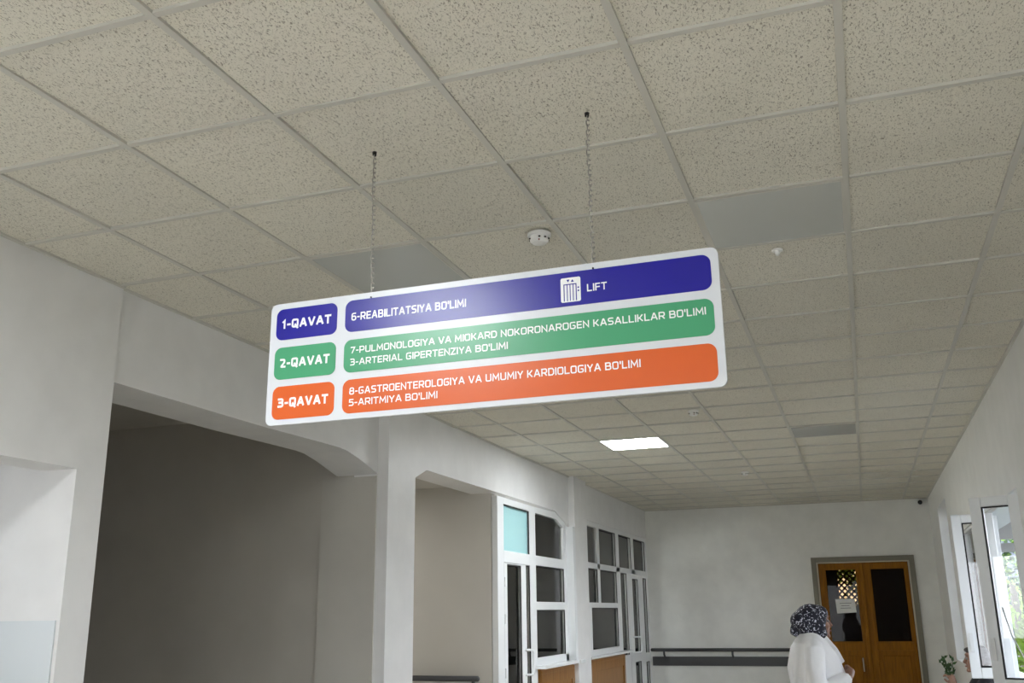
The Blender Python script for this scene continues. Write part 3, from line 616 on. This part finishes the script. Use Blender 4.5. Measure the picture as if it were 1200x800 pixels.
# ============================================================ RIGHT WINDOWS
w3 = thing('window_3', (1.25, 7.4, .92), 'long white window in the right wall with two casements swung open', 'window', kind='structure')
f = MB(); wx0, wx1 = 1.065, 1.135; z0, z1 = .92, EYE + .79
f.box(wx0, wx1, 7.38, 12.6, z0, z0 + .06).box(wx0, wx1, 7.38, 12.6, z1 - .03, z1)
for y in (7.38, 9.30, 9.98, 10.65, 11.55, 12.54): f.box(wx0, wx1, y, y + .05, z0 + .06, z1 - .03)
f.build('frame', M['pvc'], w3, bevel=.004)
for (a, b) in ((9.35, 9.98), (10.03, 10.65), (10.70, 11.55), (11.60, 12.54)): MB().box(1.097, 1.103, a, b, z0 + .06, z1 - .03).build('pane', M['glass'], w3)
MB().box(1.0, 1.065, 7.38, 12.6, .89, .92).build('sill', M['pvc'], w3, bevel=.006)
def sash(hx, hy, fx, fy, z0, z1, lab, extra=False):
    a = Vector((fx, fy, 0)); b = Vector((hx, hy, 0)); d = (b - a).normalized(); n = Vector((-d.y, d.x, 0)); Ln = (b - a).length
    if n.y > 0: n = -n                                # faces the viewer's side
    def bx(mb, u0, u1, zz0, zz1, t0=-.03, t1=.03):
        q = [a + d * u0 + n * t0, a + d * u1 + n * t0, a + d * u1 + n * t1, a + d * u0 + n * t1]; return mb.prism([(v.x, v.y) for v in q], 'z', zz0, zz1)
    sw = .078; f = MB()
    bx(f, 0, sw, z0, z1); bx(f, Ln - sw, Ln, z0, z1); bx(f, sw, Ln - sw, z1 - .07, z1); bx(f, sw, Ln - sw, z0, z0 + .085)
    o = f.build('casement', M['pvc'], w3, bevel=.006); o['label'] = lab
    bx(MB(), sw, Ln - sw, z0 + .085, z1 - .07, -.004, .004).build('pane', M['glass'], o)
    g = MB(); bx(g, sw, sw + .010, z0 + .085, z1 - .07, .02, .031); bx(g, sw + .01, Ln - sw, z1 - .08, z1 - .07, .02, .031); bx(g, sw + .01, Ln - sw, z0 + .085, z0 + .095, .02, .031)
    g.build('gasket', M['gasket'], o)
    bx(MB(), .02, .05, (z0 + z1) / 2 - .45, (z0 + z1) / 2 - .30, .03, .045).build('handle', M['pvc2'], o, bevel=.003)
    return o
s1 = sash(1.075, 7.45, .772, 7.60, 1.0, EYE + .748, 'nearest open casement with garden light in its glass')
s2 = sash(1.065, 8.96, .747, 9.0, 1.0, EYE + .752, 'second open casement partly hidden by the nearest one')
# loose cord along the nearest casement
cp = [(.87, 7.515, 1.55), (.905, 7.505, 1.36), (.955, 7.48, 1.22), (.985, 7.475, 1.12), (.965, 7.48, 1.04), (.93, 7.49, 1.01)]
MB().tube(cp, .005, 6).build('pull_cord', M['pvc'], s1, smooth=True)
w4_ = thing('window_4', (1.25, 13.1, .9), 'tall deep window recess near the end of the right wall', 'window', kind='structure')
f = MB(); f.box(1.30, 1.36, 13.1, 14.42, .9, .96).box(1.30, 1.36, 13.1, 14.42, EYE + 1.25, EYE + 1.31)
for y in (13.1, 13.73, 14.36): f.box(1.30, 1.36, y, y + .06, .96, EYE + 1.25)
f.build('frame', M['pvc'], w4_)
MB().box(1.327, 1.333, 13.16, 14.36, .96, EYE + 1.25).build('pane', M['glass'], w4_)

# ============================================================ PEOPLE
def hand(mb, wrist, direction, palm_n, side, curl=.6, L=.17, up=None):
    # palm, four bent fingers and a thumb, all closed tubes
    d = Vector(direction).normalized(); n = Vector(palm_n); n = (n - d * n.dot(d)).normalized(); s = d.cross(n).normalized() * side
    w = Vector(wrist); pl = L * .5
    mb.tube([w - d * .02, w + d * pl * .5, w + d * pl], [(.026, .02), (.038, .017), (.040, .014)] if abs(d.z) > 2 else [.024, .030, .028], 12)
    for k in range(4):
        o = (k - 1.5) * .0185; ln = L * (.46, .50, .47, .36)[k]; base = w + d * (pl - .012) + s * o
        pts = [base]; ang = 0; p = base
        for q, fr in enumerate((.44, .32, .24)):
            ang += curl * (.7, 1, .8)[q]; v = d * math.cos(ang) + n * math.sin(ang); p = p + v * ln * fr; pts.append(p)
        mb.tube(pts, [.0098, .0092, .0085, .0070], 8)
    tb = w + d * .02 - s * .022; t1 = tb + (d * .6 - s * .7 + n * .25).normalized() * .04; t2 = t1 + (d * .85 - s * .2 + n * .45).normalized() * .032
    mb.tube([tb, t1, t2], [.013, .011, .008], 8)
def head(mb, c, fwd=(1, 0)):
    # skull, jaw, nose, brow, ears around centre c, face towards +x or -x
    x, y, z = c; k = fwd[0]
    mb.ell((x - .012 * k, y, z + .022), (.098, .076, .098)); mb.ell((x + .022 * k, y, z - .045), (.066, .058, .066))
    mb.tube([(x + .078 * k, y, z + .022), (x + .104 * k, y, z - .018), (x + .088 * k, y, z - .028)], [.009, .015, .011], 8)
    mb.ell((x + .072 * k, y, z - .088), (.022, .022, .017)); mb.ell((x + .072 * k, y, z + .042), (.02, .048, .012))
    mb.ell((x + .078 * k, y, z - .056), (.014, .022, .010))
    for s in (1, -1): mb.ell((x - .005 * k, y + s * .078, z), (.018, .010, .030)); mb.ell((x + .055 * k, y + s * .038, z - .02), (.028, .022, .022))

# ---- woman in a white coat, walking away to the right along the corridor
px, py, prz = -.372, 7.3, math.radians(17)
p = thing('person', (0, 0, 0), 'person in white coat and dark patterned headscarf standing before the wooden door', 'person')
p['_o'] = [0, 0, 0]
B = MB(); head(B, (.03, 0, 1.462))
B.tube([(-.02, 0, 1.30), (.0, 0, 1.38), (.01, 0, 1.43)], [.075, .056, .055], 14)
B.rings([(.80, -.01, 0, .12, .15), (.95, 0, 0, .13, .15), (1.10, .0, 0, .125, .145), (1.25, -.01, 0, .10, .14), (1.33, -.02, 0, .07, .10)])
for s in (1, -1):
    B.tube([(-.01, s * .09, .86), (0, s * .10, .48), (-.01, s * .10, .08)], [.095, .062, .042], 14)
    B.tube([(-.04, s * .14, 1.31), (-.055, s * .20, 1.25), (-.07, s * .262, 1.15), (-.062, s * .268, 1.07), (.0, s * .258, 1.04), (.10, s * .205, 1.075), (.18, s * .135, 1.108)], [.045, .042, .036, .028, .026, .028, .027], 12)
    B.tube([(-.05, s * .10, .05), (.04, s * .105, .045), (.14, s * .11, .03)], [.036, .036, .026], 10)
hand(B, (.185, -.13, 1.112), (.35, .75, .35), (-.8, .2, -.2), 1, .45)
hand(B, (.172, .095, 1.105), (.45, -.75, .1), (-.8, -.2, -.2), -1, .45)
body = remesh(B.build('body', M['skin'], p), .0065, 3)
Cc = MB()
Cc.rings([(.52, .0, 0, .195, .23), (.75, .01, 0, .195, .22), (.95, .022, 0, .19, .205), (1.08, .025, 0, .182, .195), (1.18, .012, 0, .165, .19), (1.26, -.005, 0, .142, .185), (1.33, -.025, 0, .112, .165), (1.375, -.022, 0, .080, .11), (1.40, -.01, 0, .062, .075)])
for s in (1, -1):
    Cc.tube([(-.04, s * .14, 1.31), (-.05, s * .20, 1.27), (-.07, s * .262, 1.15), (-.062, s * .272, 1.065), (.0, s * .26, 1.035), (.10, s * .205, 1.075), (.16, s * .15, 1.10)], [.062, .070, .066, .066, .064, .054, .044], 16)
    Cc.tube([(.06, s * .03, 1.385), (.13, s * .05, 1.28), (.185, s * .03, 1.20)], [.016, .022, .012], 8)
coat = remesh(Cc.build('coat', M['coat'], p), .007, 3)
Sc = MB(); Sc.ell((-.004, 0, 1.485), (.114, .097, .106)); Sc.ell((-.065, 0, 1.475), (.082, .088, .074)); Sc.ell((-.03, 0, 1.44), (.085, .09, .07))
Sc.rings([(1.355, .012, 0, .07, .078), (1.385, .02, 0, .082, .085), (1.43, .012, 0, .088, .09), (1.47, 0, 0, .09, .09)])
Sc.ell((.046, 0, 1.525), (.072, .084, .058)); Sc.ell((.022, 0, 1.455), (.075, .096, .095)); Sc.tube([(-.12, .0, 1.43), (-.125, .01, 1.40), (-.10, .03, 1.375)], [.03, .03, .015], 10)
remesh(Sc.build('headscarf', M['scarf'], p), .007, 4)
T = MB()
for s in (1, -1): T.tube([(-.01, s * .095, .9), (0, s * .10, .5), (-.01, s * .10, .10)], [.115, .085, .07], 16)
remesh(T.build('trousers', M['trousers'], p), .01, 3)
Sh = MB()
for s in (1, -1): Sh.tube([(-.095, s * .10, .045), (-.04, s * .10, .05), (.05, s * .105, .045), (.13, s * .11, .035), (.165, s * .112, .028)], [(.034, .044), (.042, .05), (.046, .044), (.042, .034), (.02, .02)], 14)
remesh(Sh.build('shoes', M['shoe'], p), .007, 2)
for s in (1, -1): MB().ell((.103, s * .036, 1.474), (.009, .012, .007)).build('eye', M['eye'], p, smooth=True)
MB().tube([(.118, -.02, 1.405), (.125, 0, 1.408), (.118, .02, 1.405)], [.003, .006, .003], 8).build('mouth', M['lip'], p, smooth=True)
p.location = (px, py, 0); p.rotation_euler = (0, 0, prz); del p['_o']

# ---- person seated behind the second casement, holding leafy stems
bnx = thing('bench', (.80, 9.75, 0), 'low wooden bench against the right wall behind the casements', 'bench')
MB().box(.62, 1.02, 9.25, 10.35, .37, .41).build('seat', M['bench'], bnx, bevel=.006)
for (x, y) in ((.66, 9.3), (.66, 10.3), (.98, 9.3), (.98, 10.3)): MB().box(x - .025, x + .025, y - .025, y + .025, 0, .37).build('leg', M['bench'], bnx)
q = thing('person', (0, 0, 0), 'seated person with dark hair behind the second open casement, holding leafy stems', 'person'); q['_o'] = [0, 0, 0]
B = MB(); head(B, (0, 0, 1.115), (-1, 0))
B.tube([(.03, 0, .96), (.015, 0, 1.03), (.005, 0, 1.08)], [.065, .052, .05], 14)
B.rings([(.46, .04, 0, .12, .17), (.62, .04, 0, .105, .155), (.78, .035, 0, .11, .165), (.92, .03, 0, .095, .175), (.985, .03, 0, .06, .11)])
for s in (1, -1):
    B.tube([(.04, s * .09, .52), (-.36, s * .10, .52), (-.385, s * .10, .46), (-.37, s * .10, .07)], [.085, .062, .058, .04], 14)
    B.tube([(-.33, s * .10, .05), (-.42, s * .105, .045), (-.52, s * .11, .03)], [.036, .036, .026], 10)
B.tube([(.03, -.18, .93), (-.02, -.235, .70), (-.12, -.16, .82), (-.205, -.09, .905)], [.052, .042, .034, .026], 12)
B.tube([(.03, .18, .93), (.0, .23, .70), (-.16, .15, .60), (-.24, .12, .585)], [.052, .042, .034, .026], 12)
hand(B, (-.208, -.088, .908), (-.25, .15, .9), (-.6, .75, .1), -1, .9); hand(B, (-.24, .12, .585), (-.9, -.1, -.05), (0, 0, -1), 1, .25)
remesh(B.build('body', M['skin'], q), .0065, 3)
J = MB(); J.rings([(.45, .04, 0, .15, .20), (.62, .04, 0, .13, .18), (.78, .035, 0, .135, .19), (.92, .03, 0, .115, .195), (.99, .03, 0, .07, .12)])
J.tube([(.03, -.15, .94), (.02, -.20, .88), (-.02, -.24, .70), (-.12, -.165, .82), (-.17, -.125, .862)], [.062, .068, .058, .048, .042], 14)
J.tube([(.03, .15, .94), (.02, .20, .88), (.0, .235, .70), (-.16, .155, .605), (-.22, .13, .59)], [.062, .068, .058, .048, .042], 14)
remesh(J.build('jacket', M['jacket'], q), .010, 4)
T = MB()
for s in (1, -1): T.tube([(.05, s * .09, .525), (-.36, s * .10, .525), (-.39, s * .10, .46), (-.37, s * .10, .10)], [.10, .078, .074, .06], 14)
remesh(T.build('trousers', M['trousers'], q), .01, 3)
Hh = MB(); Hh.ell((.022, 0, 1.15), (.098, .086, .085)); Hh.ell((.05, 0, 1.08), (.075, .088, .12)); Hh.tube([(.07, 0, 1.05), (.085, 0, .95), (.09, 0, .85)], [(.08, .05), (.07, .04), (.04, .02)], 14)
Hh.ell((-.045, 0, 1.195), (.05, .07, .025))
remesh(Hh.build('hair', M['hair'], q), .007, 4)
Sh = MB()
for s in (1, -1): Sh.tube([(-.30, s * .10, .045), (-.36, s * .10, .05), (-.44, s * .105, .045), (-.52, s * .11, .035), (-.55, s * .112, .028)], [(.034, .044), (.042, .05), (.046, .044), (.042, .034), (.02, .02)], 14)
remesh(Sh.build('shoes', M['shoe'], q), .007, 2)
for s in (1, -1): MB().ell((-.082, s * .036, 1.125), (.011, .013, .009)).build('eye', M['eye'], q, smooth=True)
MB().tube([(-.088, -.02, 1.058), (-.095, 0, 1.061), (-.088, .02, 1.058)], [.003, .006, .003], 8).build('mouth', M['lip'], q, smooth=True)
q.location = (.855, 9.62, 0); del q['_o']
def leaf_quad(mb, c, d, n, l, w):
    d = Vector(d).normalized(); s = d.cross(Vector(n)).normalized(); c = Vector(c)
    mb.poly([c, c + d * l * .35 + s * w, c + d * l, c + d * l * .35 - s * w])
sp = thing('leafy_sprig', (.64, 9.54, .90), 'green leafy stems held up beside the second open casement', 'plant')
st = MB(); lf = MB(); random.seed(3)
for k in range(4):
    a = random.uniform(-.05, .05); tip = (.615 + a - .03 * (k % 2), 9.54 + random.uniform(-.04, .04), 1.11 + .012 * k)
    st.tube([(.637, 9.545, .92), ((.637 + tip[0]) / 2 + a * .2, 9.54, 1.06), tip], [.004, .003, .002], 6)
    for j in range(7):
        f_ = .35 + .1 * j; c = Vector((.637, 9.545, .92)).lerp(Vector(tip), f_); leaf_quad(lf, c, (random.uniform(-1, 1), random.uniform(-.6, .6), random.uniform(.1, .9)), (random.uniform(-.3, .3), -1, .3), random.uniform(.035, .06), .012)
st.build('stem', M['leaf2'], sp); lf.build('foliage', M['leaf2'], sp, fix=False)

# ============================================================ OUTSIDE
struct('ground', MB().box(1.4, 60, -30, 70, -.6, -.4).box(-9.4, 1.4, 19.4, 70, -.6, -.4), M['ground'], 'pale paved yard outside the windows', 'ground')
def bush(name, c, r, n, mt, label, cat='shrub', trunk=None, group=None, ls=.16):
    t = thing(name, (c[0], c[1], -.4), label, cat, group)
    mb = MB()
    for k in range(n):
        v = Vector((random.gauss(0, 1), random.gauss(0, 1), random.gauss(0, 1))).normalized(); rad = random.uniform(.55, 1) ** .6
        pnt = Vector(c) + Vector((v.x * r[0], v.y * r[1], v.z * r[2])) * rad
        leaf_quad(mb, pnt, (v + Vector((random.uniform(-.6, .6), random.uniform(-.6, .6), random.uniform(-.6, .6)))), (random.uniform(-1, 1), random.uniform(-1, 1), random.uniform(-1, 1)), ls * random.uniform(.6, 1.3), ls * .3)
    mb.build('foliage', M[mt], t, fix=False)
    z0 = c[2] - (r[2] * .3)
    MB().tube([(c[0], c[1], -.45), (c[0] + .03, c[1], (z0 - .4) / 2), (c[0], c[1], z0)], [trunk or .05, (trunk or .05) * .8, (trunk or .05) * .5], 8).build('trunk', M['bark'], t)
bush('garden_shrub', (2.72, 19.0, .62), (.42, .42, .75), 700, 'leaf', 'bright lime shrub in the yard beyond the nearest casement')
bush('garden_tree', (3.3, 26, 2.6), (1.1, 1.1, 1.6), 1500, 'leaf', 'sunlit yellow-green tree farther out in the yard', 'tree', .14)
bush('dark_tree', (5.6, 33, 3.4), (2.2, 2.2, 2.6), 1800, 'leaf2', 'dark green tree at the back of the yard', 'tree', .2, ls=.3)
bush('back_garden_shrub', (-.45, 21.5, 1.7), (.5, .5, .7), 500, 'leaf', 'yellow-green shrub glimpsed through the diamond lattice of the wooden door')
# blue sheet canopy on white posts
cn = thing('canopy', (3.6, 18, -.4), 'blue metal canopy on pale posts outside the windows', 'canopy')
MB().prism([(16.0, 3.35), (24.0, 3.05), (24.0, 3.12), (16.0, 3.42)], 'x', 1.6, 6.0).build('roof_sheet', M['roof'], cn)
for (ya, za, zb) in ((16.1, 3.05, 3.34), (20.0, 2.75, 3.2), (23.7, 2.70, 3.05)): MB().box(1.7, 6, ya, ya + .1, za, zb - .16).build('beam', M['post'], cn)
for (x, y) in ((1.85, 16.15), (1.85, 23.75), (3.25, 23.75), (5.9, 16.15), (5.9, 23.75)): MB().box(x - .045, x + .045, y - .045, y + .045, -.42, 2.9).build('post', M['post'], cn)
fn = thing('yard_fence', (3.5, 22, -.4), 'pale yard railing beyond the nearest casement', 'fence')
MB().box(1.7, 6, 21.98, 22.02, .95, 1.0).box(1.7, 6, 21.98, 22.02, .1, .15).build('rail', M['post'], fn)
for k in range(14): MB().box(1.75 + .32 * k - .02, 1.75 + .32 * k + .02, 21.985, 22.015, -.42, 1.0).build('baluster', M['post'], fn)
hs = thing('house', (5, 40, -.4), 'grey rendered house across the yard', 'house')
MB().box(.5, 16, 40, 46, -.4, 9.2).build('wall', M['house'], hs)
MB().prism([(39.4, 9.2), (46.6, 9.2), (43, 11.2)], 'x', 0, 16.5).build('roof', M['roof'], hs)
for x in (2.2, 4.6, 7.2): MB().box(x, x + 1.2, 39.95, 40.02, 1.0, 2.6).build('window', M['shutter'], hs)

# remove helper keys
for o in list(S.objects):
    if '_o' in o: del o['_o']
